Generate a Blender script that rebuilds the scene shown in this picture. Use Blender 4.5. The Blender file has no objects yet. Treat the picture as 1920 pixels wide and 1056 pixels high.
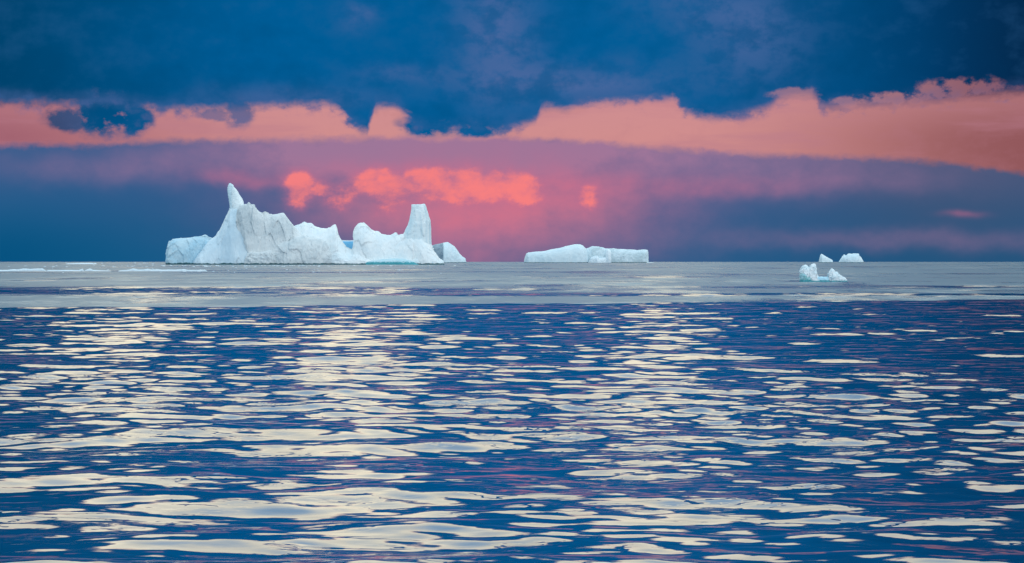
import bpy, math, random
import numpy as np
from mathutils import Vector, noise as mn

SC = bpy.context.scene
COL = SC.collection
R = math.radians

# ------------------------------------------------------------------ camera
CAM_H = 5.0                       # metres above the sea
HFOV = 26.0
F = 960.0 / math.tan(R(HFOV / 2))  # photo pixels per unit tangent
HOR = 491.0                       # photo row of the horizon

cam_d = bpy.data.cameras.new('camera')
cam = bpy.data.objects.new('camera', cam_d)
COL.objects.link(cam)
cam.location = (0, 0, CAM_H)
cam_d.sensor_width = 36.0
cam_d.angle = R(HFOV)
cam_d.clip_start = 0.5
cam_d.clip_end = 400000.0
cam.rotation_euler = (R(90) - math.atan((528 - HOR) / F), 0, 0)
SC.camera = cam


def lin(r, g, b):
    def f(c):
        c = c / 255.0
        return c / 12.92 if c <= 0.04045 else ((c + 0.055) / 1.055) ** 2.4
    return (f(r), f(g), f(b), 1.0)


# ------------------------------------------------------------------ node helper
class X:
    """A socket that does arithmetic by adding Math nodes."""
    def __init__(s, nt, sock):
        s.nt, s.s = nt, sock

    def m(s, op, *a, clamp=False):
        n = s.nt.nodes.new('ShaderNodeMath')
        n.operation = op
        n.use_clamp = clamp
        for i, v in enumerate((s,) + a):
            put(s.nt, n.inputs[i], v)
        return X(s.nt, n.outputs[0])

    def __add__(s, o): return s.m('ADD', o)
    def __radd__(s, o): return s.m('ADD', o)
    def __sub__(s, o): return s.m('SUBTRACT', o)
    def __rsub__(s, o): return (s * -1.0) + o
    def __mul__(s, o): return s.m('MULTIPLY', o)
    def __rmul__(s, o): return s.m('MULTIPLY', o)
    def __truediv__(s, o): return s.m('DIVIDE', o)
    def clamp(s): return s.m('ADD', 0.0, clamp=True)


def put(nt, inp, v):
    if isinstance(v, X):
        nt.links.new(v.s, inp)
    else:
        inp.default_value = v


def step(nt, v, lo, hi, smooth=True):
    n = nt.nodes.new('ShaderNodeMapRange')
    n.interpolation_type = 'SMOOTHSTEP' if smooth else 'LINEAR'
    n.clamp = True
    put(nt, n.inputs['Value'], v)
    put(nt, n.inputs['From Min'], lo)
    put(nt, n.inputs['From Max'], hi)
    return X(nt, n.outputs['Result'])


def comb(nt, x, y, z=0.0):
    n = nt.nodes.new('ShaderNodeCombineXYZ')
    for i, v in enumerate((x, y, z)):
        put(nt, n.inputs[i], v)
    return X(nt, n.outputs[0])


def fbm(nt, vec, scale, detail=6.0, rough=0.55, out='Fac', dist=0.0):
    n = nt.nodes.new('ShaderNodeTexNoise')
    put(nt, n.inputs['Vector'], vec)
    n.inputs['Scale'].default_value = scale
    n.inputs['Detail'].default_value = detail
    n.inputs['Roughness'].default_value = rough
    n.inputs['Distortion'].default_value = dist
    return X(nt, n.outputs[out])


def mix(nt, f, a, b, mode='MIX'):
    n = nt.nodes.new('ShaderNodeMix')
    n.data_type = 'RGBA'
    n.blend_type = mode
    n.clamp_factor = True
    put(nt, n.inputs[0], f)
    put(nt, n.inputs[6], a)
    put(nt, n.inputs[7], b)
    return X(nt, n.outputs[2])


def curve(nt, v, pts):
    """piecewise curve: v in 0..1 -> 0..1"""
    n = nt.nodes.new('ShaderNodeFloatCurve')
    c = n.mapping.curves[0]
    n.mapping.use_clip = False
    n.mapping.extend = 'HORIZONTAL'
    c.points[0].location = pts[0]
    c.points[-1].location = pts[-1]
    for p in pts[1:-1]:
        c.points.new(*p)
    for p in c.points:
        p.handle_type = 'AUTO_CLAMPED'
    n.mapping.update()
    put(nt, n.inputs['Value'], v)
    return X(nt, n.outputs[0])


# ------------------------------------------------------------------ sky
SUN_EL, SUN_AZ = 9.0, 140.0        # low sun behind the viewer's right shoulder
world = bpy.data.worlds.new('World')
SC.world = world
world.use_nodes = True
nt = world.node_tree
nt.nodes.clear()
tc = nt.nodes.new('ShaderNodeTexCoord')
sp = nt.nodes.new('ShaderNodeSeparateXYZ')
nt.links.new(tc.outputs['Generated'], sp.inputs[0])
dx, dy, dz = (X(nt, sp.outputs[i]) for i in range(3))
az = dx.m('ARCTAN2', dy)                              # 0 = straight ahead
el = dz.m('MINIMUM', 0.9999).m('MAXIMUM', -0.9999).m('ARCSINE')
eld = el * (180 / math.pi)                            # elevation, degrees
K = F / 100.0
azc = az.m('MAXIMUM', -1.2).m('MINIMUM', 1.2)
sx = azc.m('TANGENT') * K + 9.6                       # along the sky, 0..19.2 over 26 degrees
sh = el.m('MINIMUM', 1.45).m('TANGENT') * K           # above the horizon, same unit
P = comb(nt, sx, sh * 1.35, 0.0)
w1 = fbm(nt, P, 0.9, 3, 0.55, 'Color')
w1s = nt.nodes.new('ShaderNodeSeparateColor')
nt.links.new(w1.s, w1s.inputs[0])
wx, wy, wz = (X(nt, w1s.outputs[i]) - 0.5 for i in range(3))
Pfine = fbm(nt, P, 3.2, 6, 0.6) - 0.5
Pmid = fbm(nt, P, 1.5, 5, 0.58) - 0.5
Pbig = fbm(nt, comb(nt, sx * 0.5, sh, 3.0), 0.55, 4, 0.5) - 0.5


WARP = {}


def vm(op, *a):
    n = nt.nodes.new('ShaderNodeVectorMath')
    n.operation = op
    for k, v in enumerate(a):
        put(nt, n.inputs[k], v)
    return X(nt, n.outputs['Value'] if op == 'DOT_PRODUCT' else n.outputs[0])


def bell(vec, x0, y0, rx, ry):
    """exp(-r^2) of an ellipse, few nodes"""
    q = vm('MULTIPLY_ADD', vec, (1.0 / rx, 1.0 / ry, 0.0), (-x0 / rx, -y0 / ry, 0.0))
    d = vm('DOT_PRODUCT', q, q)
    n = nt.nodes.new('ShaderNodeMath')
    n.operation = 'POWER'
    n.inputs[0].default_value = math.exp(-1)
    put(nt, n.inputs[1], d)
    return X(nt, n.outputs[0])


def gs(x0, y0, rx, ry, amt=1.0, wob=0.5):
    """soft patch of cloud (x0,y0 in hundreds of photo pixels, y0 above horizon)"""
    if wob not in WARP:
        WARP[wob] = comb(nt, sx + wx * wob, sh + wy * wob)
    return bell(WARP[wob], x0, y0, rx, ry) * amt


def C(*rgb):
    return lin(*rgb)


u = sx / 19.2


def rows(pts, k=5.0):
    return [(x / 1920.0, (HOR - y) / 100.0 / k) for x, y in pts]


# --- low stratus deck near the horizon
t = step(nt, sh + Pbig * 0.8, 0.0, 1.9)
low = mix(nt, t, C(18, 90, 136), C(48, 92, 140))
right = step(nt, sx + Pbig * 3.0, 12.0, 19.0)
low = mix(nt, right, low, mix(nt, t, C(38, 84, 124), C(66, 86, 122)))
leftd = step(nt, sx, 3.5, -0.5)
low = mix(nt, leftd * step(nt, sh, 1.2, 0.0), low, C(6, 82, 128))
# mauve veil
mv = gs(9.0, 1.2, 3.2, 1.25, 1.0) + gs(12.6, 2.05, 4.2, 0.42, 0.6) + gs(6.6, 2.1, 3.0, 0.38, 0.9) \
    + gs(2.5, 1.75, 2.6, 0.28, 0.36) + gs(15.2, 1.5, 2.4, 0.3, 0.4) + gs(17.0, 0.4, 4.0, 0.18, 0.28)
mv = (mv * (Pmid * 1.2 + 1.0)).clamp()
low = mix(nt, mv * 0.95, low, C(160, 120, 154))
rose = gs(9.4, 1.25, 2.2, 0.75, 0.62) + gs(13.2, 1.42, 1.9, 0.19, 0.38) + gs(4.6, 1.58, 0.9, 0.16, 0.5) \
    + gs(8.8, 0.35, 1.3, 0.7, 0.35) + gs(10.7, 1.3, 0.9, 0.35, 0.4) + gs(18.05, 0.87, 0.35, 0.06, 0.35, 0.2) + gs(6.9, 1.75, 1.4, 0.2, 0.4)
rose = (rose * (Pmid * 1.6 + 1.0)).clamp()
low = mix(nt, rose * 0.85, low, C(196, 112, 142))
# sunlit cumulus heads: crisp tops, soft fading bottoms
heads = [(545, 350, 20, .7), (570, 343, 21, .75), (560, 374, 21, .65), (607, 353, 14, .65), (622, 364, 18, .6), (642, 372, 17, .65),
         (656, 358, 14, .5), (674, 346, 17, .65), (697, 334, 20, .9), (716, 330, 16, .7), (736, 358, 19, 1.0), (720, 378, 19, .75),
         (772, 346, 26, .75), (806, 340, 24, .8), (830, 362, 27, .65), (856, 342, 22, .85), (890, 348, 27, .6), (925, 342, 24, .95),
         (960, 344, 22, .6), (990, 352, 24, 1.0), (900, 376, 26, .45), (1096, 364, 24, .6), (1113, 374, 20, .55), (1012, 362, 18, .6)]
bx = sx + wx * 0.28 + Pfine * 0.10
by = sh + wy * 0.28 + Pfine * 0.12
bxy = comb(nt, bx, by)
pf = None
for hx, hy, hr, ha in heads:
    q = bell(bxy, hx / 100.0, (HOR - hy) / 100.0, hr / 72.0, hr / 72.0) * ha
    pf = q if pf is None else pf + q
body = step(nt, pf * (Pmid * 1.5 + Pfine * 0.8 + 1.0), 0.08, 1.15)
under = gs(8.9, 1.0, 2.4, 0.5, 0.38, 0.34) * step(nt, sh, 1.75, 1.45)
low = mix(nt, (under * (Pmid * 1.5 + 1.0)).clamp(), low, C(226, 116, 132))
pf = (body * (Pmid * 1.6 + Pfine * 0.6 + 0.82)).clamp()
hot = mix(nt, step(nt, pf, 0.30, 0.95), C(196, 112, 142), C(252, 130, 128))
low = mix(nt, pf * 0.88, low, hot)

# --- clear glowing band above the deck
glow = mix(nt, step(nt, sx, 6.0, -0.5), C(208, 142, 142), C(160, 98, 112))
glow = mix(nt, step(nt, sx, 12.5, 19.5), glow, C(146, 88, 92))
glow = mix(nt, step(nt, sh, 2.2, 3.0) * 0.35, glow, C(205, 142, 150))
top_low = curve(nt, u, rows([(0, 275), (180, 272), (300, 265), (450, 262), (600, 258), (800, 256), (960, 258),
                             (1100, 264), (1250, 276), (1450, 290), (1600, 296), (1720, 301), (1850, 318),
                             (1920, 326)])) * 5.0
strk = fbm(nt, comb(nt, sx * 0.25, sh * 2.2, 17.0), 1.0, 5, 0.6)
glow = mix(nt, step(nt, strk, 0.46, 0.70) * 0.45, glow, C(184, 124, 140))
glow = mix(nt, (Pmid * 2.0 + Pbig).m('MAXIMUM', 0.0) * 0.5, glow, C(178, 118, 132))
d_low = sh - top_low + Pfine * 0.20 + Pmid * 0.13
sky = mix(nt, step(nt, d_low, Pmid * 0.5 - 0.13, 0.07), low, glow)

# --- heavy dark cloud above the band
bot = curve(nt, u + (Pfine * 0.20 + wz * 0.12) / 19.2,
            rows([(0, 207), (100, 206), (200, 205), (260, 210), (330, 213), (395, 211), (465, 207), (540, 203), (600, 202),
                  (632, 207), (660, 240), (690, 252), (702, 208), (735, 204), (760, 222), (785, 246), (840, 252), (870, 246),
                  (905, 254), (950, 246), (1005, 228), (1020, 204), (1058, 212), (1080, 200), (1190, 194),
                  (1258, 190), (1282, 214), (1340, 228), (1395, 219), (1440, 207), (1465, 190),
                  (1520, 186), (1548, 210), (1600, 206), (1700, 203), (1800, 194), (1920, 186)])) * 5.0
puffy = Pfine * 0.26 + Pmid * 0.10
def lump(x0, y, rx, ry, amt):
    e = gs(x0, (HOR - y) / 100.0, rx, ry, 1.0, 0.25)
    return step(nt, e * (Pfine * 2.5 + Pmid * 1.2 + 1.15), 0.22, 0.80) * amt
lumps = lump(1.3, 228, 0.50, 0.22, 0.9).m('MAXIMUM', lump(2.0, 216, 0.66, 0.44, 1.0)).m('MAXIMUM', lump(2.5, 226, 0.36, 0.36, 1.0)).m('MAXIMUM', lump(2.2, 203, 0.5, 0.22, 1.0)) \
    .m('MAXIMUM', lump(4.1, 219, 0.34, 0.12, 0.6)).m('MAXIMUM', lump(4.5, 216, 0.30, 0.26, 0.75)).m('MAXIMUM', lump(7.62, 232, 0.28, 0.12, 0.6)) \
    .m('MAXIMUM', lump(8.0, 238, 0.5, 0.2, 1.0)).m('MAXIMUM', lump(9.0, 242, 0.55, 0.16, 1.0)) \
    .m('MAXIMUM', lump(17.6, 187, 1.2, 0.05, 0.55))
d_dark = sh - bot + puffy
dk = mix(nt, step(nt, sx + Pbig * 2.0, 5.5, -0.5), C(0, 92, 150), C(0, 66, 108))
dk = mix(nt, step(nt, sx + Pbig * 2.0, 12.0, 19.0), dk, C(2, 54, 98))
dk = mix(nt, step(nt, sx, 17.0, 19.6), dk, C(4, 42, 78))
veil = gs(9.3, 4.2, 0.75, 1.2, 0.95) + gs(10.9, 3.35, 1.6, 0.32, 0.95) + gs(14.0, 4.2, 1.0, 0.8, 0.7) \
    + gs(6.7, 4.6, 0.3, 0.22, 0.7) + gs(5.4, 3.05, 1.6, 0.22, 0.55) + gs(1.0, 2.95, 1.8, 0.1, 0.5) \
    + gs(7.6, 3.5, 0.9, 0.2, 0.5) + gs(13.0, 4.75, 1.2, 0.4, 0.4)
veil = (veil * (step(nt, Pmid + Pfine * 0.6, -0.16, 0.14) * 0.75 + 0.35)).clamp()
dk = mix(nt, veil * 0.88, dk, C(74, 104, 158))
fringe = step(nt, d_dark, -0.20, 0.10)
wisp = step(nt, Pfine + Pmid, 0.0, 0.22)
sky = mix(nt, fringe * wisp * 0.8, sky, C(132, 108, 146))
dk = mix(nt, (Pmid * 2.2 + Pbig * 1.6).m('MAXIMUM', 0.0) * 0.35, dk, C(46, 100, 152))
dk = mix(nt, (Pmid * -2.2 - Pbig * 1.4).m('MAXIMUM', 0.0) * 0.3, dk, C(0, 56, 96))
sky = mix(nt, step(nt, d_dark, -0.09, 0.17), sky, dk)
sky = mix(nt, lumps, sky, mix(nt, step(nt, Pmid + Pfine, 0.02, 0.3) * 0.6, dk, C(70, 92, 142)))
# ragged lit tufts riding on the cloud edge
def tuft(x0, y, rx, ry, amt):
    e = gs(x0, (HOR - y) / 100.0, rx, ry, 1.0, 0.3)
    return step(nt, e * (Pfine * 3.4 + Pmid * 1.6 + 1.0), 0.30, 0.85) * amt
tf = tuft(16.9, 192, 0.9, 0.17, 0.7).m('MAXIMUM', tuft(18.1, 178, 1.1, 0.24, 0.66)).m('MAXIMUM', tuft(15.9, 200, 0.6, 0.12, 0.6)) \
    .m('MAXIMUM', tuft(14.9, 178, 0.5, 0.14, 0.5)).m('MAXIMUM', tuft(7.35, 222, 0.35, 0.2, 0.55)).m('MAXIMUM', tuft(10.6, 208, 0.5, 0.1, 0.5))
sky = mix(nt, tf, sky, mix(nt, step(nt, sx, 15.0, 19.5), C(200, 136, 138), C(164, 102, 108)))
fr2 = step(nt, d_dark, 0.02, 0.1) * step(nt, d_dark, 0.38, 0.1)
sky = mix(nt, fr2 * (Pmid * 2.0 + 0.35).clamp() * 0.55, sky, C(70, 98, 152))

# --- the pale open sky above the cloud (seen only in the water)
gate = gs(2.0, 7.0, 1.8, 9.0, 1.0, 1.0) + gs(6.6, 7.0, 1.8, 9.0, 0.98, 1.4) + gs(12.4, 7.0, 1.5, 9.0, 0.85, 1.4) \
    + gs(9.7, 7.0, 1.0, 9.0, 0.3, 1.0) + gs(16.5, 7.0, 1.6, 9.0, 0.3, 1.0)
edge = gate * -6.6 + 17.3 + step(nt, sx, 13.5, 18.0) * 1.5
rag = fbm(nt, comb(nt, sx * 0.35, eld * 0.35, 7.0), 1.2, 5, 0.6) - 0.5
d_up = eld - edge + rag * 3.0
upn = nt.nodes.new('ShaderNodeTexSky')
upn.sky_type = 'NISHITA'
upn.sun_disc = False
upn.sun_elevation = R(SUN_EL)
upn.sun_rotation = R(SUN_AZ)
nish = X(nt, upn.outputs[0])
pale = mix(nt, step(nt, d_up, 0.0, 1.5), (1.14, 0.78, 0.48, 1), (1.12, 0.98, 0.66, 1))
pale = mix(nt, step(nt, d_up, 2.5, 12.0), pale, (0.64, 0.80, 0.88, 1))
pale = mix(nt, step(nt, rag, 0.02, 0.3) * 0.35, pale, (0.80, 0.82, 0.76, 1))
sc_ = nt.nodes.new('ShaderNodeVectorMath')
sc_.operation = 'SCALE'
nt.links.new(pale.s, sc_.inputs[0])
sc_.inputs['Scale'].default_value = 1.9
n2 = nt.nodes.new('ShaderNodeVectorMath')
n2.operation = 'SCALE'
nt.links.new(nish.s, n2.inputs[0])
n2.inputs['Scale'].default_value = 0.02
ad = nt.nodes.new('ShaderNodeVectorMath')
ad.operation = 'ADD'
nt.links.new(sc_.outputs[0], ad.inputs[0])
nt.links.new(n2.outputs[0], ad.inputs[1])
pale = X(nt, ad.outputs[0])
sky = mix(nt, step(nt, d_up, -0.5, 0.9), sky, pale)
# the half of the sky behind the viewer is the same pale dusk sky
behind = step(nt, az.m('ABSOLUTE'), 1.0, 1.5)
dusk = mix(nt, step(nt, eld, 0.0, 40.0), (1.10, 1.18, 1.20, 1), (0.70, 0.96, 1.14, 1))
dusk = mix(nt, step(nt, rag, -0.05, 0.3) * 0.4, dusk, (0.50, 0.66, 0.80, 1))
sky = mix(nt, behind * step(nt, eld, -1.0, 4.0), sky, dusk)
sky = mix(nt, step(nt, eld, 32.0, 60.0), sky, dusk)
sky = mix(nt, step(nt, eld, -0.3, -2.0), sky, C(10, 60, 110))
bg = nt.nodes.new('ShaderNodeBackground')
bg.inputs['Strength'].default_value = 1.0
nt.links.new(sky.s, bg.inputs['Color'])
wo = nt.nodes.new('ShaderNodeOutputWorld')
world.cycles.sampling_method = 'MANUAL'
world.cycles.sample_map_resolution = 512
nt.links.new(bg.outputs[0], wo.inputs['Surface'])

sd = bpy.data.lights.new('sun', 'SUN')
so = bpy.data.objects.new('sun', sd)
COL.objects.link(so)
sd.energy = 0.5
sd.angle = R(14)
sd.color = (1.0, 0.96, 0.90)
ld = Vector((math.sin(R(SUN_AZ)) * math.cos(R(SUN_EL)), math.cos(R(SUN_AZ)) * math.cos(R(SUN_EL)), math.sin(R(SUN_EL))))
so.rotation_euler = (-ld).to_track_quat('-Z', 'Y').to_euler()
so.location = (60, -40, 40)


# ------------------------------------------------------------------ sea
def sea_material():
    m = bpy.data.materials.new('sea_water')
    m.use_nodes = True
    nt = m.node_tree
    b = nt.nodes['Principled BSDF']
    geo = nt.nodes.new('ShaderNodeNewGeometry')
    s = nt.nodes.new('ShaderNodeSeparateXYZ')
    nt.links.new(geo.outputs['Position'], s.inputs[0])
    x, y = X(nt, s.outputs[0]), X(nt, s.outputs[1])
    pos = X(nt, geo.outputs['Position'])
    # wind line: ruffled water beyond it
    wob = fbm(nt, comb(nt, x * 0.02, y * 0.004), 1.0, 4, 0.6) - 0.5
    line = y - x * 0.42 - 262.0 + wob * 16.0
    ruf = step(nt, line, -1.5, 2.0)
    # calm lanes left in the ruffled water
    lane = fbm(nt, comb(nt, x * 0.006, y * 0.0042, 4.0), 1.0, 5, 0.6)
    lanefade = step(nt, y, 2500.0, 700.0)
    calm = step(nt, lane, 0.55, 0.66) * lanefade * 0.9
    yl = y + wob * 60.0
    lx = fbm(nt, comb(nt, x * 0.022, y * 0.02, 8.0), 1.0, 4, 0.6)
    lane2 = step(nt, yl, 312.0, 330.0) * step(nt, yl, 470.0, 420.0) * step(nt, lx, 0.36, 0.56) * step(nt, x, 70.0, -30.0)
    lane3 = step(nt, yl, 322.0, 328.0) * step(nt, yl, 352.0, 342.0) * step(nt, lx, 0.42, 0.55)
    calm = calm.m('MAXIMUM', lane2).m('MAXIMUM', lane3)
    flaw = fbm(nt, comb(nt, x * 0.035, y * 0.010, 27.0), 1.0, 5, 0.65)
    flaw2 = fbm(nt, comb(nt, x * 0.010, y * 0.0020, 31.0), 1.0, 5, 0.65)
    thin = step(nt, flaw, 0.53, 0.64) * step(nt, y, 1300.0, 600.0) + step(nt, flaw2, 0.53, 0.64) * step(nt, y, 500.0, 1200.0)
    calm = calm.m('MAXIMUM', thin * 0.55)
    ruf2 = ruf * (1.0 - calm)
    # small ripples as slopes
    def slope(scale, amp, z, kx=1.0, ky=0.8):
        c = fbm(nt, comb(nt, x * kx, y * ky, z), scale, 3, 0.6, 'Color')
        q = nt.nodes.new('ShaderNodeSeparateColor')
        nt.links.new(c.s, q.inputs[0])
        return (X(nt, q.outputs[0]) - 0.5) * amp, (X(nt, q.outputs[1]) - 0.5) * amp
    far = step(nt, y, 180.0, 420.0)
    a0, b0 = slope(0.35, 0.26, 1.0)
    a1, b1 = slope(1.6, 0.25, 2.0)
    a2, b2 = slope(2.0, 0.13, 3.0, 0.5, 1.3)
    a3, b3 = slope(0.55, 0.13, 6.0, 0.5, 1.2)
    st1 = fbm(nt, comb(nt, x * 0.06, y * 0.014, 9.0), 1.0, 4, 0.6) - 0.5
    st2 = fbm(nt, comb(nt, x * 0.014, y * 0.0024, 5.0), 1.0, 4, 0.6) - 0.5
    near_far = step(nt, y, 400.0, 1100.0)
    st0 = fbm(nt, comb(nt, x * 0.16, y * 0.045, 19.0), 1.0, 3, 0.6) - 0.5
    stk = st1 * (1.0 - near_far * 0.6) * 0.75 + st2 * 0.55 + st0 * (1.0 - near_far) * 0.3
    stk = stk.m('MAXIMUM', -0.025)
    gx = a0 * far + a1 * ruf2 + a2 + a3
    # thin sharp-crested wrinkles close by
    vn = fbm(nt, comb(nt, x * 0.34, y * 1.15, 12.0), 0.75, 4, 0.55, dist=0.6) - 0.5
    vn2 = fbm(nt, comb(nt, x * 0.5, y * 1.9, 15.0), 1.1, 3, 0.5, dist=0.4) - 0.5
    wr = step(nt, vn.m('ABSOLUTE'), 0.016, 0.004) * 0.11 + step(nt, (vn2 - 0.06).m('ABSOLUTE'), 0.014, 0.003) * 0.10
    wr = wr * step(nt, y, 150.0, 60.0) * step(nt, fbm(nt, comb(nt, x * 0.12, y * 0.2, 2.0), 1.0, 2), 0.40, 0.62)
    gy = b0 * far + b1 * ruf2 + b2 + b3 + wr - 0.028 - stk * ruf + ruf * 0.008 + ruf * step(nt, y, 480.0, 330.0) * 0.022 - calm * ruf * 0.07
    nadd = nt.nodes.new('ShaderNodeVectorMath')
    nadd.operation = 'ADD'
    nt.links.new(geo.outputs['Normal'], nadd.inputs[0])
    nt.links.new(comb(nt, gx, gy, 0.0).s, nadd.inputs[1])
    nn = nt.nodes.new('ShaderNodeVectorMath')
    nn.operation = 'NORMALIZE'
    nt.links.new(nadd.outputs[0], nn.inputs[0])
    nt.links.new(nn.outputs[0], b.inputs['Normal'])
    col = mix(nt, ruf2, (0.000, 0.058, 0.150, 1), (0.000, 0.120, 0.215, 1))
    nt.links.new(col.s, b.inputs['Base Color'])
    rg = ruf2 * 0.27 + 0.05
    nt.links.new(rg.s, b.inputs['Roughness'])
    b.inputs['IOR'].default_value = 1.38
    b.inputs['Specular Tint'].default_value = (0.78, 0.92, 1.0, 1)
    return m


def build_sea():
    rng = np.random.default_rng(11)
    ys = [-60000., -8000., -1000., -150., -30., 0., 10., 18., 22.]
    y = 25.0
    while y < 330:
        ys.append(y); y *= 1.0 + 0.00225
    while y < 5000:
        ys.append(y); y *= 1.008
    while y < 150000:
        ys.append(y); y *= 1.12
    ys = np.array(ys)
    nc = 900
    W = 0.29 * np.maximum(ys, 25) + 13
    s = np.linspace(-1, 1, nc)
    out = np.array([1.06, 1.15, 1.35, 1.8, 3, 6, 14, 40, 120, 500, 2500])
    cols = np.concatenate([-out[::-1], s, out])
    x = np.clip(W[:, None] * cols[None, :], -150000, 150000)
    # keep clipped columns strictly ordered
    lim = np.abs(x) >= 149999
    order = np.arange(cols.size)[None, :] - cols.size / 2
    x = x + lim * order * 10.0
    yy = np.repeat(ys[:, None], cols.size, 1)
    dyr = np.gradient(ys)[:, None]
    dxc = np.gradient(x, axis=1)
    sp = np.maximum(np.abs(dyr), np.abs(dxc))
    z = np.zeros_like(x)
    ox = np.zeros_like(x); oy = np.zeros_like(x)
    # slow gust pattern that strengthens and weakens the ripples
    g = np.zeros_like(x)
    for lam, a in ((70, .5), (45, .5), (31, .4), (22, .35)):
        for _ in range(2):
            th = rng.uniform(0, 2 * np.pi); ph = rng.uniform(0, 6.28)
            k = 2 * np.pi / lam
            g += a * np.sin(k * (np.cos(th) * x + np.sin(th) * yy) + ph)
    g = 1.0 / (1.0 + np.exp(-1.4 * g))
    comps = []
    def band(n, l0, l1, rms, spread, head, gust):
        for i in range(n):
            lam = 0.78 * l0 * (l1 / l0) ** ((i + rng.uniform(0, 1)) / n)
            th = head + rng.normal(0, spread)
            comps.append((lam, th, rms * math.sqrt(2.0 / n), rng.uniform(0, 6.283), gust))
    band(7, 12.0, 26.0, 0.018, 0.6, -1.45, 0)
    band(14, 4.0, 9.0, 0.042, 0.75, -1.8, 0)
    band(22, 1.1, 3.6, 0.060, 0.6, -1.42, 1)
    band(20, 0.40, 1.0, 0.034, 0.6, -1.6, 2)
    for lam, th, sl, ph, gu in comps:
        k = 2 * np.pi / lam
        a = sl / k
        wgt = np.clip((lam / sp - 3.0) / 3.0, 0, 1)
        if gu == 1:
            wgt = wgt * (0.55 + 0.9 * g)
        elif gu == 2:
            wgt = wgt * (0.2 + 1.6 * g)
        arg = k * (math.cos(th) * x + math.sin(th) * yy) + ph
        sn, cs = np.sin(arg), np.cos(arg)
        z += wgt * a * sn
        ox += wgt * a * 0.8 * math.cos(th) * cs
        oy += wgt * a * 0.8 * math.sin(th) * cs
    co = np.stack([x + ox, yy + oy, z], -1).reshape(-1, 3).astype(np.float32)
    nr, ncx = x.shape
    idx = np.arange(nr * ncx).reshape(nr, ncx)
    q = np.stack([idx[:-1, :-1], idx[:-1, 1:], idx[1:, 1:], idx[1:, :-1]], -1).reshape(-1, 4).astype(np.int32)
    me = bpy.data.meshes.new('sea')
    me.vertices.add(len(co)); me.vertices.foreach_set('co', co.ravel())
    me.loops.add(q.size); me.loops.foreach_set('vertex_index', q.ravel())
    me.polygons.add(len(q))
    me.polygons.foreach_set('loop_start', np.arange(0, q.size, 4, dtype=np.int32))
    me.polygons.foreach_set('use_smooth', np.ones(len(q), bool))
    me.update(calc_edges=True)
    me.materials.append(sea_material())
    o = bpy.data.objects.new('sea', me)
    COL.objects.link(o)
    o['kind'] = 'structure'
    return o


build_sea()


# ------------------------------------------------------------------ ice
def ice_material(name, base, tint, tint_amt=0.5, scale=0.05, rough=0.6, grain=0.5, foot=None, foot_h=3.0,
                 stretch=1.0, streak=None):
    """snow / glacier ice; sizes in metres of the berg it is used on"""
    m = bpy.data.materials.new(name)
    m.use_nodes = True
    nt = m.node_tree
    b = nt.nodes['Principled BSDF']
    geo = nt.nodes.new('ShaderNodeNewGeometry')
    s = nt.nodes.new('ShaderNodeSeparateXYZ')
    nt.links.new(geo.outputs['Position'], s.inputs[0])
    x, y, z = (X(nt, s.outputs[i]) for i in range(3))
    p = comb(nt, x, y, z * stretch)
    n1 = fbm(nt, p, scale, 8, 0.62)
    n2 = fbm(nt, p, scale * 5, 6, 0.6)
    f = (step(nt, n1, 0.40, 0.62) * tint_amt + (n2 - 0.5) * grain * 0.5).clamp()
    col = mix(nt, f, base, tint)
    if streak:
        st = fbm(nt, comb(nt, x, y, z * 0.22), scale * 3.5, 6, 0.65)
        col = mix(nt, step(nt, st, 0.53, 0.68) * 0.6, col, streak)
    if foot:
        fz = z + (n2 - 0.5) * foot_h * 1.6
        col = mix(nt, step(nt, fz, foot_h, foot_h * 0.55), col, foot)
    nt.links.new(col.s, b.inputs['Base Color'])
    b.inputs['Roughness'].default_value = rough
    b.inputs['Specular IOR Level'].default_value = 0.3
    bp = nt.nodes.new('ShaderNodeBump')
    bp.inputs['Strength'].default_value = 0.55 * grain + 0.1
    bp.inputs['Distance'].default_value = 0.35 / scale * 0.25
    hh = n2 * 0.6 + n1
    nt.links.new(hh.s, bp.inputs['Height'])
    nt.links.new(bp.outputs[0], b.inputs['Normal'])
    return m


WHITE = (0.84, 0.90, 0.93, 1)
PALE = (0.66, 0.80, 0.87, 1)
BLUE = (0.42, 0.68, 0.84, 1)
GREY = (0.60, 0.68, 0.70, 1)
DGREY = (0.40, 0.48, 0.51, 1)
TEAL = (0.06, 0.36, 0.42, 1)
WET_SHADE = (0.02, 0.10, 0.12, 1)  # dark waterline: wet ice plus undercut shade put into the colour


def interp(pts, v):
    xs = [p[0] for p in pts]; zs = [p[1] for p in pts]
    return np.interp(v, xs, zs)


class Site:
    """a spot on the sea: photo row of the waterline gives the distance"""
    def __init__(s, base_row):
        s.D = F * CAM_H / (base_row - HOR)
        s.k = s.D / F                       # metres per photo pixel there

    def w(s, x, y, z):
        per = 1.0 + y / F
        return ((x - 960.0) * s.k * per, s.D + y * s.k, z * s.k * per)


def link_mesh(name, verts, faces, mat, parent=None, smooth=True):
    me = bpy.data.meshes.new(name)
    me.from_pydata(verts, [], faces)
    me.validate()
    if smooth:
        me.polygons.foreach_set('use_smooth', [True] * len(me.polygons))
    me.materials.append(mat)
    o = bpy.data.objects.new(name, me)
    COL.objects.link(o)
    if parent is not None:
        o.parent = parent
        o.matrix_parent_inverse = parent.matrix_world.inverted()
    return o


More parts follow.
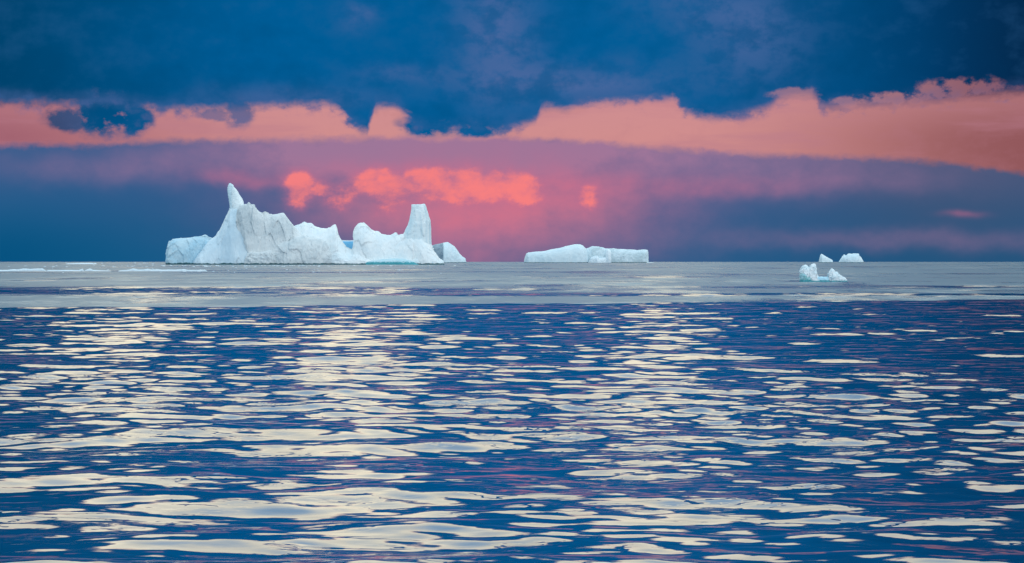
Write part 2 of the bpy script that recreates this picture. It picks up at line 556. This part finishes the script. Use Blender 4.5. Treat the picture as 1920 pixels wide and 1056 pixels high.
def roughen(verts, faces, spec, seed):
    """push grid vertices along their normals with layered noise (photo-pixel units)"""
    me = bpy.data.meshes.new('tmp')
    me.from_pydata(verts, [], faces)
    me.update()
    n = len(verts)
    nor = np.empty(n * 3, np.float32)
    me.vertex_normals.foreach_get('vector', nor)
    nor = nor.reshape(-1, 3)
    bpy.data.meshes.remove(me)
    outv = []
    off = Vector((seed * 13.7, seed * 5.1, seed * 7.3))
    for i, v in enumerate(verts):
        p = Vector(v)
        d = 0.0
        for kind, amp, sc, zs in spec:
            q = Vector((p.x / sc, p.y / sc, p.z * zs / sc)) + off
            if kind == 'f':
                d += amp * mn.fractal(q, 0.9, 2.1, 5)
            elif kind == 'r':
                d += amp * (mn.ridged_multi_fractal(q, 0.9, 2.2, 4, 1.0, 2.0) - 1.1)
            elif kind == 'c':
                p0 = mn.voronoi(q)[1][0]
                rv = mn.noise_vector(p0 * 37.13 + Vector((3.3, 1.7, 9.1)))
                d += amp * 2.2 * rv.dot(q - p0)
            elif kind == 'v':
                dd = mn.voronoi(q)[0]
                d += amp * (dd[1] - dd[0] - 0.3)
        nn = nor[i]
        outv.append((p.x + nn[0] * d, p.y + nn[1] * d, p.z + nn[2] * d * 0.7))
    return outv


def ridge(name, site, crest, front, top, back, mat, parent=None, a=1.0, b=1.0, lean=None, dx=0.7, nv=56, nb=22,
          spec=(('f', 0.9, 14, 1), ('v', 1.0, 9, 1)), seed=1, sink=3.0, ab=None):
    """loft of cross-sections along x: waterline in front -> crest -> waterline behind.
    crest/front/top/back/lean are polylines of (x, value) in photo pixels."""
    x0, x1 = crest[0][0], crest[-1][0]
    n = max(8, int((x1 - x0) / dx))
    xs = np.linspace(x0, x1, n)
    zc = interp(crest, xs)
    g = lambda v: interp(v, xs) if isinstance(v, (list, tuple)) else np.full(n, float(v))
    yf, yt, yb, ln = g(front), g(top), g(back), g(lean if lean is not None else 0.0)
    verts = []
    for i in range(n):
        for j in range(nv + nb):
            if j < nv:
                th = (j / (nv - 1)) * math.pi / 2
                zz = zc[i] * math.sin(th) ** a
                yy = yf[i] + (yt[i] - yf[i]) * (1 - math.cos(th) ** b)
            else:
                th = ((j - nv + 1) / nb) * math.pi / 2
                zz = zc[i] * max(0.0, math.cos(th)) ** 0.7
                yy = yt[i] + (yb[i] - yt[i]) * math.sin(th)
            fr = zz / max(zc[i], 0.01)
            xx = xs[i] + ln[i] * (1 - fr)
            verts.append((xx, yy, zz - sink * (1 - min(1, zz / (sink * 2)))))
    m = nv + nb
    faces = []
    for i in range(n - 1):
        for j in range(m - 1):
            faces.append((i * m + j, (i + 1) * m + j, (i + 1) * m + j + 1, i * m + j + 1))
    faces.append([j for j in range(m)][::-1])
    faces.append([(n - 1) * m + j for j in range(m)])
    verts = roughen(verts, faces, spec, seed)
    verts = [site.w(*v) for v in verts]
    return link_mesh(name, verts, faces, mat, parent)


def tower(name, site, secs, mat, parent=None, nr=72, step_z=0.8, power=3.0, spec=(('f', 0.7, 9, 1), ('r', 0.5, 8, .4)),
          seed=1, twist=0.0):
    """stacked cross-sections; secs = (z, left, right, front, back) in photo pixels, bottom to top"""
    zs = [s_[0] for s_ in secs]
    nz = max(6, int((zs[-1] - zs[0]) / step_z))
    verts, faces = [], []
    lev = np.linspace(zs[0], zs[-1], nz)
    L, Rr, Fy, By = (np.interp(lev, zs, [s_[k] for s_ in secs]) for k in (1, 2, 3, 4))
    def ring(i, k):
        cx, cy = (L[i] + Rr[i]) / 2, (Fy[i] + By[i]) / 2
        rx, ry = (Rr[i] - L[i]) / 2 * k, (By[i] - Fy[i]) / 2 * k
        for j in range(nr):
            t = 2 * math.pi * j / nr
            c, s_ = math.cos(t), math.sin(t)
            ex = math.copysign(abs(c) ** (2 / power), c)
            ey = math.copysign(abs(s_) ** (2 / power), s_)
            verts.append((cx + rx * ex + twist * ry * ey, cy + ry * ey, lev[i]))
    for i in range(nz):
        ring(i, 1.0)
    for k in (0.9, 0.7, 0.45, 0.2):
        ring(nz - 1, k)
    rings = nz + 4
    for i in range(rings - 1):
        for j in range(nr):
            j2 = (j + 1) % nr
            faces.append((i * nr + j, i * nr + j2, (i + 1) * nr + j2, (i + 1) * nr + j))
    faces.append([(rings - 1) * nr + j for j in range(nr)])
    faces.append([j for j in range(nr)][::-1])
    verts = roughen(verts, faces, spec, seed)
    verts = [site.w(*v) for v in verts]
    return link_mesh(name, verts, faces, mat, parent)


def thing(name, label, cat, loc, group=None):
    o = bpy.data.objects.new(name, None)
    COL.objects.link(o)
    o.location = loc
    o.empty_display_size = 1.0
    bpy.context.view_layer.update()
    tag(o, label, cat, group)
    return o


def tag(o, label, cat, group=None):
    o['label'] = label
    o['category'] = cat
    if group:
        o['group'] = group
    return o


# ---- the great iceberg
S1 = Site(496.4)
M_snow = ice_material('glacier_snow', (0.88, 0.91, 0.92, 1), (0.74, 0.84, 0.89, 1), 0.6, 0.03, 0.65, 0.4, WET_SHADE, 2.8)
M_slope = ice_material('packed_snow', (0.70, 0.81, 0.88, 1), (0.52, 0.68, 0.79, 1), 0.8, 0.02, 0.6, 0.4, WET_SHADE, 3.2, stretch=0.3)
M_cliff = ice_material('broken_cliff_ice', (0.77, 0.80, 0.81, 1), (0.62, 0.68, 0.71, 1), 0.9, 0.03, 0.75, 0.7, WET_SHADE, 3.2,
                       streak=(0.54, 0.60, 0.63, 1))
M_block = ice_material('blue_white_ice', (0.58, 0.74, 0.82, 1), (0.34, 0.60, 0.76, 1), 0.7, 0.03, 0.55, 0.6, WET_SHADE, 4.0)
M_blue = ice_material('deep_blue_ice', (0.22, 0.58, 0.86, 1), (0.12, 0.45, 0.80, 1), 0.7, 0.06, 0.4, 0.3)
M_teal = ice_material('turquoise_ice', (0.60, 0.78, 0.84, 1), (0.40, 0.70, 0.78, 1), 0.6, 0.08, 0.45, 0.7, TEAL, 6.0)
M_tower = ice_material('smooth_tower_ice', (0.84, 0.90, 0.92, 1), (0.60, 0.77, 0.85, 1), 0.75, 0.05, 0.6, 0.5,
                       WET_SHADE, 2.8, stretch=0.15, streak=(0.52, 0.70, 0.80, 1))  # bluish vertical streaks put the shading of grooves into the albedo

berg = thing('iceberg', 'huge white iceberg with a leaning spire on one end and a flat-topped tower',
             'iceberg', S1.w(590, 0, 0))

ridge('ice_block', S1, [(311, 4), (313, 28), (317, 35), (320, 46), (325, 49), (345, 49.5), (360, 50.5), (375, 52.5),
                        (385, 55.5), (390, 52), (402, 48), (425, 40)],
      [(311, 30), (316, 8), (350, 2), (425, 10)], [(311, 40), (350, 30), (425, 40)], [(311, 55), (340, 90), (425, 100)],
      M_block, berg, a=0.55, b=0.75, spec=(('c', 3.5, 24, 1), ('f', 1.5, 22, 1), ('v', 1.0, 10, 1), ('f', 0.4, 4, 1)), seed=2)
ridge('snow_slope', S1, [(353, 1), (362, 11), (375, 26), (390, 44), (405, 55), (412, 67), (420, 83), (428, 97),
                         (432, 106), (440, 110), (455, 112), (468, 112), (480, 96), (505, 80), (540, 60)],
      [(353, 10), (375, -22), (440, -36), (540, -30)], [(353, 20), (400, 18), (440, 22), (540, 25)],
      [(353, 30), (400, 80), (440, 110), (540, 90)], M_slope, berg, a=1.35, b=1.15,
      spec=(('c', 2.0, 26, .4), ('f', 1.6, 26, .5), ('r', 0.9, 16, .3), ('f', 0.3, 4, 1)), seed=3)
tower('ice_spire', S1, [(88, 424, 462, 2, 40), (104, 431, 458.5, 8, 34), (110, 430.8, 457.5, 9, 32),
                        (118, 429.8, 456.5, 10, 31), (124, 428.8, 454.5, 11, 29), (132, 427.4, 449, 12, 27),
                        (140, 426.3, 444.5, 13, 25), (145, 426.8, 440.5, 14, 24), (149, 428.2, 436, 15, 22),
                        (152.5, 429.6, 432.5, 17, 20)],
      M_tower, berg, nr=56, step_z=0.6, power=2.3, spec=(('c', 1.6, 11, .5), ('f', .6, 9, .6), ('f', .3, 2.5, 1)), seed=4)
ridge('ice_cliff', S1, [(443, 80), (444.5, 104), (450, 110), (458, 113), (464, 113.5), (467, 117), (470, 114), (476, 113.5),
                        (479, 104), (482, 101), (488, 97), (494, 96), (497, 98), (503, 95), (510, 93.5), (517, 94), (525, 95.5), (532, 97),
                        (537, 90), (546, 78), (551, 71), (563, 58), (580, 46), (600, 30)],
      [(443, -22), (450, -34), (520, -40), (600, -34)], [(443, -14), (470, -22), (540, -14), (600, -20)],
      [(443, 20), (470, 60), (600, 40)], M_cliff, berg, a=0.75, b=0.8, lean=[(443, 21), (460, 16), (500, 4), (520, 0), (600, 0)],
      spec=(('c', 3.2, 22, .5), ('c', .9, 9, .5), ('f', 1.6, 24, .5), ('r', .7, 18, .3), ('f', .45, 3.5, .7)), seed=5, dx=0.6, nv=80)
ridge('ice_ledge', S1, [(456, 2), (463, 20), (470, 24), (485, 23), (500, 26), (509, 28), (515, 22), (524, 3)],
      [(456, -34), (470, -46), (510, -48), (524, -42)], [(456, -30), (470, -36), (524, -36)], -10, M_cliff, berg,
      a=0.6, b=0.7, spec=(('v', 2.2, 7, 1), ('f', 1.2, 6, 1)), seed=6, dx=0.6)
ridge('ice_apron', S1, [(509, 2), (512, 29), (520, 36), (535, 46), (552, 52), (570, 53), (592, 51.5), (604, 48), (611, 44),
                        (617, 36), (622, 24), (627, 4)],
      [(509, -44), (530, -54), (600, -54), (627, -46)], [(509, -34), (540, -30), (627, -34)], 5, M_cliff, berg,
      a=0.85, b=0.95, lean=[(509, 9), (525, 4), (540, 0), (627, 0)],
      spec=(('c', 3.2, 20, .7), ('c', 1.1, 9, .7), ('f', 1.4, 22, .7), ('r', .7, 15, .5), ('f', .45, 3.5, 1)), seed=7, dx=0.6)
ridge('snow_ridge', S1, [(525, 70), (540, 73), (549, 72), (562, 75.5), (567, 79), (571, 80.5), (576, 78), (585, 77), (589, 73), (594, 70.5),
                         (604, 68.5), (613, 67.5), (622, 71), (626, 74), (629, 75), (631, 69.5), (633, 57), (638, 49),
                         (643, 42), (649, 33), (660, 28), (675, 22), (700, 12), (710, 2)],
      [(525, -20), (600, -30), (620, -46), (680, -50), (710, -44)], [(525, 14), (600, 14), (640, 8), (710, -20)],
      [(525, 60), (640, 50), (710, 10)], M_snow, berg, a=1.05, b=0.9,
      spec=(('c', 1.8, 16, 1), ('f', 1.2, 18, 1), ('f', .35, 3, 1)), seed=8)
ridge('snow_apron', S1, [(614, 2), (622, 20), (632, 26), (643, 20), (655, 15), (668, 22), (680, 16), (696, 9), (702, 2)],
      [(614, -44), (640, -58), (702, -50)], [(614, -38), (702, -36)], -5, M_snow, berg, a=1.0, b=1.0,
      spec=(('v', 1.8, 7, 1), ('f', 1.2, 6, 1)), seed=18)
ridge('melt_wall', S1, [(632, 40), (640, 44), (655, 43.5), (672, 44), (690, 42)], 26, 34, 70, M_blue, berg, a=0.5, b=0.6,
      spec=(('f', .8, 9, 1),), seed=9)
ridge('snow_rim', S1, [(632, 42), (640, 46), (655, 45.5), (672, 46), (690, 44)], 36, 40, 74, M_snow, berg, a=0.6, b=0.6,
      spec=(('f', .6, 9, 1),), seed=19)
ridge('ice_wall', S1, [(651, 2), (657, 18), (661, 34), (663.5, 60), (666, 68), (670, 74), (673, 77.5), (677, 80), (680, 79.5), (682.5, 80.5),
                       (690, 73), (696, 66), (701, 63), (706, 62), (710, 61), (715, 57.5), (720, 56), (733, 55), (737, 57), (741.5, 59.5), (746, 56),
                       (751, 55.5), (755, 57.5), (758, 59), (764, 62), (772, 62), (785, 58), (800, 46), (812, 28), (824, 10), (831, 2)],
      [(651, -40), (690, -44), (740, -34), (790, -46), (831, -40)], [(651, -20), (680, 2), (740, 6), (800, 4), (831, -20)],
      [(651, 0), (680, 50), (800, 55), (831, 10)], M_snow, berg, a=0.95, b=0.85,
      spec=(('c', 2.4, 22, .6), ('c', .9, 8, .8), ('f', 1.2, 24, .6), ('f', .35, 3, 1)), seed=10)
tower('ice_tower', S1, [(-3, 756, 833, -44, 34), (5, 760, 831, -43, 34), (9, 760, 827, -41, 34), (14, 761, 819, -38, 32),
                        (21, 761, 811, -34, 32), (28, 757, 807.6, -31, 30), (50, 755, 806.5, -26, 28),
                        (58, 757.5, 806.5, -25, 28), (66, 762, 806.5, -24, 28), (76, 766, 806.2, -23, 28),
                        (82, 767.5, 806, -22, 27), (89, 769, 804, -21, 26), (94, 770.3, 803, -20, 26),
                        (103, 772, 800, -18, 25), (109, 772.4, 798, -17, 24), (112.6, 773, 796.5, -15, 23)],
      M_tower, berg, nr=110, step_z=0.7, power=3.0, spec=(('c', 1.8, 13, .2), ('f', .8, 16, .25), ('r', 1.3, 12, .1), ('f', .3, 3, 1)), seed=11, twist=0.12)
ridge('ice_foot', S1, [(680, 2), (687, 6), (697, 8), (710, 9), (728, 11), (745, 11.5), (758, 11), (772, 7), (785, 2)],
      [(680, -50), (700, -58), (770, -58), (785, -50)], [(680, -46), (785, -44)], -20, M_teal, berg, a=0.8, b=0.8,
      spec=(('f', .8, 9, 1), ('v', .6, 5, 1)), seed=12)

# ---- bergs on the horizon
S2 = Site(492.6)
km = S2.k / S1.k
M_far = ice_material('far_ice', (0.74, 0.85, 0.90, 1), (0.58, 0.74, 0.82, 1), 0.6, 0.012, 0.65, 0.6, WET_SHADE, 3.0)
M_farcliff = ice_material('far_broken_ice', (0.72, 0.83, 0.88, 1), (0.50, 0.62, 0.66, 1), 0.75, 0.018, 0.7, 1.0, WET_SHADE, 4.0)
M_farsnow = ice_material('far_snow', (0.84, 0.90, 0.94, 1), PALE, 0.3, 0.012, 0.65, 0.4)

rear = thing('iceberg', 'wedge iceberg with one dark grey face behind the foot of the ice tower', 'iceberg', S2.w(832, 0, 0))
M_bare = ice_material('bare_grey_ice', (0.36, 0.46, 0.54, 1), (0.24, 0.34, 0.42, 1), 0.9, 0.012, 0.6, 0.9, WET_SHADE, 3.0,
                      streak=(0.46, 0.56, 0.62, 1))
ridge('bare_face', S2, [(784, 3), (790, 28), (808, 32), (821, 35), (829, 37), (833, 36), (835, 4)],
      [(784, 30), (815, 2), (831, -26), (835, -20)], [(784, 45), (830, 8), (835, 8)],
      [(784, 70), (830, 60), (835, 50)], M_bare, rear, a=0.75, b=0.85,
      spec=(('f', 1.0, 14, 1), ('v', .8, 7, 1), ('f', .4, 3, 1)), seed=21)
ridge('snow_face', S2, [(829, 4), (831, 37), (840, 38.5), (844, 36), (853, 29), (858, 23), (862, 17), (868, 11), (873, 8), (875, 1)],
      [(829, -22), (833, -29), (845, -22), (875, 0)], [(829, 6), (850, 12), (875, 10)], [(829, 40), (850, 50), (875, 25)],
      M_far, rear, a=0.75, b=0.85, dx=.5, spec=(('f', .9, 14, 1), ('v', .6, 9, 1), ('f', .3, 3, 1)), seed=27)

tab = thing('iceberg', 'long low flat iceberg on the horizon with a rounded hump in its middle', 'iceberg', S2.w(1100, 0, 0))
ridge('ice_hump', S2, [(982.5, 2), (985, 12), (987, 17.5), (990.5, 19), (1008, 21), (1023, 22), (1037, 25.5), (1050, 27.5), (1060.5, 30.7),
                       (1071, 33), (1077, 34.4), (1087, 34.4), (1093, 32), (1098, 27), (1101, 20), (1104, 3)],
      [(982.5, 0), (990, -14), (1060, -24), (1095, -18), (1104, 4)], [(982.5, 6), (1000, 0), (1104, 8)],
      [(982.5, 20), (1000, 45), (1104, 40)], M_far, tab, a=0.65, b=0.7,
      spec=(('f', .9, 16, .6), ('v', .5, 9, 1), ('f', .25, 3, 1)), seed=22)
ridge('broken_slab', S2, [(1092, 16), (1098, 26), (1104, 28), (1110, 31), (1117.5, 30.8), (1128, 28.8), (1136, 26.5), (1150, 26.6), (1164, 25.3),
                          (1182, 25), (1196, 23.7), (1205, 24.2), (1214, 24), (1215.5, 19), (1216, 3)],
      [(1092, 10), (1120, 2), (1160, -10), (1210, -12), (1216, 2)], [(1092, 20), (1150, 10), (1216, 12)],
      [(1092, 40), (1216, 40)], M_farcliff, tab, a=0.6, b=0.75,
      spec=(('f', 1.0, 14, .8), ('v', 1.2, 7, .8), ('f', .5, 3, 1)), seed=23)
ridge('ice_boulder', S2, [(1134, 3), (1136, 20), (1139, 25), (1143, 24.5), (1146, 20), (1147.5, 3)], [(1134, -4), (1141, -13), (1147.5, -4)],
      0, 10, M_farsnow, tab, a=0.7, b=0.8, dx=.4, spec=(('f', .5, 5, 1),), seed=24)
ridge('snow_shelf', S2, [(1103, 3), (1108, 10), (1114, 12), (1120, 13.5), (1124, 9), (1130, 10), (1142, 12), (1144, 3)], [(1103, -4), (1120, -12), (1144, -8)],
      4, 14, M_farsnow, tab, a=0.6, b=0.8, dx=.5, spec=(('v', .9, 5, 1), ('f', .4, 3, 1)), seed=25)
ridge('ice_ledge', S2, [(1210, 3), (1216, 2.6), (1226, 2.2), (1233, .6)], [(1210, -8), (1225, -9), (1233, 0)], 2, 14, M_farsnow, tab,
      a=0.6, b=.8, dx=.5, spec=(('f', .2, 5, 1),), seed=26)

o = ridge('iceberg', S2, [(1534.6, 2), (1536.5, 9), (1538.3, 14.5), (1540, 16.8), (1543, 15), (1548, 11.8), (1555, 8), (1561, 4.8), (1562.5, 1)],
          [(1534.6, 2), (1541, -9), (1562.5, 0)], [(1534.6, 4), (1562.5, 4)], 16, M_far, None, a=0.8, b=0.8, dx=.35,
          spec=(('f', .5, 8, 1), ('v', .4, 5, 1)), seed=31)
tag(o, 'tiny wedge-shaped iceberg on the horizon, steep on one side and tapering on the other', 'iceberg')
o = ridge('iceberg', S2, [(1571, 1), (1576, 7), (1579, 12), (1582.5, 15.3), (1585, 14), (1587, 13.5), (1588.5, 15.8), (1591.7, 17.2), (1596, 16.6),
                          (1600, 17.3), (1610.5, 17), (1611.5, 13), (1615, 9.2), (1618.5, 4), (1620.5, 1)],
          [(1571, 2), (1590, -12), (1605, -13), (1620.5, 0)], [(1571, 6), (1620.5, 6)], 24, M_far, None, a=0.8, b=0.85, dx=.35,
          spec=(('f', .6, 8, 1), ('v', .6, 5, 1)), seed=32)
tag(o, 'small flat-topped iceberg on the horizon with notched stepped shoulders', 'iceberg')

# ---- the bergy bit
S3 = Site(528.3)
sc3 = S3.k
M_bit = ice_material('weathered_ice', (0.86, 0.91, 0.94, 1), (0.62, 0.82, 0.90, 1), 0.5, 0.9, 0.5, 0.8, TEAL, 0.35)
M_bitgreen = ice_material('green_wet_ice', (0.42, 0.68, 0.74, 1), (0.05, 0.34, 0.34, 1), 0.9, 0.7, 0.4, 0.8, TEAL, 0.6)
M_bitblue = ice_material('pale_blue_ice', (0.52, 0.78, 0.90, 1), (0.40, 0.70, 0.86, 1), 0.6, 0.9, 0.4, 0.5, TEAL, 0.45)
bit = thing('iceberg', 'small weathered ice chunk with twin horns and green-blue flank floating on open water', 'iceberg',
            S3.w(1544, 0, 0))
ROUGH3 = (('c', 2.2, 6, .8), ('c', .9, 3, .8), ('f', 1.3, 7, .8), ('v', 1.0, 4, .7), ('f', .4, 1.6, 1))
ridge('ice_horn', S3, [(1499.5, 6), (1500.5, 23), (1502, 27.5), (1505, 30), (1511.5, 31.5), (1514, 30), (1517, 27), (1519, 30.5), (1522, 33),
                       (1527.5, 33.4), (1529.5, 30), (1530.5, 25), (1531, 19), (1532, 14), (1535, 8), (1540, 2)],
      [(1499.5, -2), (1510, -10), (1526, -9), (1540, -4)], [(1499.5, 4), (1540, 4)], [(1499.5, 14), (1520, 22), (1540, 12)],
      M_bit, bit, a=0.6, b=0.9, dx=.3, nv=60, spec=ROUGH3, seed=41, sink=2)
ridge('green_flank', S3, [(1500, 3), (1501.5, 19), (1504, 21), (1508, 16), (1514, 11), (1520, 7), (1524, 2)],
      [(1500, -6), (1510, -14), (1524, -11)], [(1500, -1), (1524, -4)], 8, M_bitgreen, bit, a=.8, b=.9, dx=.3,
      spec=ROUGH3, seed=42, sink=2)
ridge('ice_saddle', S3, [(1528, 3), (1532, 9.5), (1541, 9.8), (1547, 9), (1553, 9.5), (1556, 2)], [(1528, -6), (1556, -6)], 2, 14, M_bitblue, bit,
      a=.6, b=.8, dx=.3, spec=(('f', .6, 5, 1), ('v', .5, 4, 1)), seed=43, sink=2)
ridge('ice_peak', S3, [(1550, 3), (1552.5, 12), (1555, 20), (1557, 23), (1559.5, 24), (1562.5, 22.5), (1565, 19), (1570, 17.5), (1574, 13.5), (1578, 9.5),
                       (1584, 8.3), (1586.5, 5), (1588, 1)],
      [(1550, -2), (1562, -9), (1588, -4)], [(1550, 4), (1588, 3)], [(1550, 10), (1565, 20), (1588, 8)],
      M_bit, bit, a=.65, b=.9, dx=.3, nv=60, spec=ROUGH3, seed=44, sink=2)

# ---- floes and brash on the far left water
M_floe = ice_material('floe_ice', (0.70, 0.78, 0.84, 1), (0.60, 0.76, 0.84, 1), 0.4, 0.3, 0.6, 0.7)


def floe(row, crest, label, seed, depth=26, amp=0.7, rough=True):
    st = Site(row)
    x0, x1 = crest[0][0], crest[-1][0]
    o = ridge('ice_floe', st, crest, [(x0, 0), ((x0 + x1) / 2, -depth * .3), (x1, 0)], [(x0, 4), (x1, 4)], depth, M_floe, None, a=.7, b=.9,
              dx=.45, nv=14, nb=10, spec=(('v', amp * 1.5, 3.0, 1), ('f', amp * .9, 3, 1)), seed=seed, sink=1.0)
    return tag(o, label, 'ice floe', 'ice floes on the water left of the great iceberg')


floe(508.6, [(-90, 1), (-60, 3), (-30, 2), (0, 2.4), (14, 2.2), (22, 3.6), (34, 3.2), (44, 5), (56, 4.2), (66, 4.8), (80, 5), (84, 2.2), (88, .4)],
     'thick jagged white ice floe reaching in from the left edge of the photo', 51)
floe(508.9, [(86, .4), (90, 2.4), (110, 2.2), (130, 2.6), (148, 2.2), (153, 4.4), (155, 5), (157, 1.5), (160, .3)],
     'long thin ice floe ending in one upturned splinter', 52, amp=.4)
floe(508.7, [(158, .4), (160, 2), (164, 3.6), (168, 5), (171, 4.6), (174, 2.4), (186, 1.7), (205, 1.4), (211, .3)],
     'short ice floe with a rounded crest and a thin flat tail', 53, amp=.4)
floe(508.9, [(220, .4), (226, 1.8), (236, 2.2), (243, 3.4), (250, 5.6), (254, 4.6), (260, 3.2), (270, 3.4), (277, 4.6), (284, 3.2), (296, 3.8), (304, 3),
             (318, 3.4), (330, 3), (346, 4), (352, 2.6), (366, 2.4), (384, 3), (389, .5)],
     'long ridged ice floe in front of the great iceberg\'s blue corner block', 54, amp=.6)
floe(495.4, [(120, .3), (128, 1.6), (150, 2.2), (172, 2.2), (180, 1.2), (186, .2)],
     'flat pale ice floe far off below the horizon, beyond the ridged floes', 55, depth=60, amp=.3)


def brash():
    rng = random.Random(5)
    verts, faces = [], []
    for _ in range(150):
        px = rng.choice([rng.uniform(-40, 420), rng.uniform(330, 860), rng.uniform(250, 620)])
        row = rng.choice([rng.uniform(497.5, 501), rng.uniform(499, 513), rng.uniform(493.2, 496) if px < 300 else 498.5])
        st = Site(row)
        w = rng.uniform(0.8, 5.0) * rng.uniform(.5, 1.2)
        h = rng.uniform(0.35, 1.0)
        n = 7
        b0 = len(verts)
        for lev, k in ((-.4, 1.0), (.4, 1.0), (1.0, .55)):
            for j in range(n):
                t_ = 2 * math.pi * j / n
                r_ = k * rng.uniform(.7, 1.15)
                verts.append(st.w(px + math.cos(t_) * w * r_, math.sin(t_) * w * 1.2 * r_, h * lev * rng.uniform(.8, 1.2)))
        for lv in range(2):
            for j in range(n):
                j2 = (j + 1) % n
                faces.append((b0 + lv * n + j, b0 + lv * n + j2, b0 + (lv + 1) * n + j2, b0 + (lv + 1) * n + j))
        faces.append([b0 + 2 * n + j for j in range(n)])
    o = link_mesh('brash_ice', verts, faces, M_floe, None, False)
    o['kind'] = 'stuff'
    tag(o, 'scattered bits of white brash ice on the grey water before the great iceberg', 'brash ice')


brash()

# ------------------------------------------------------------------ render look
vs = SC.view_settings
vs.view_transform = 'Standard'
vs.look = 'None'
vs.exposure = 0.0
vs.gamma = 1.0
vs.use_curve_mapping = False
SC.cycles.max_bounces = 3
SC.cycles.use_denoising = True
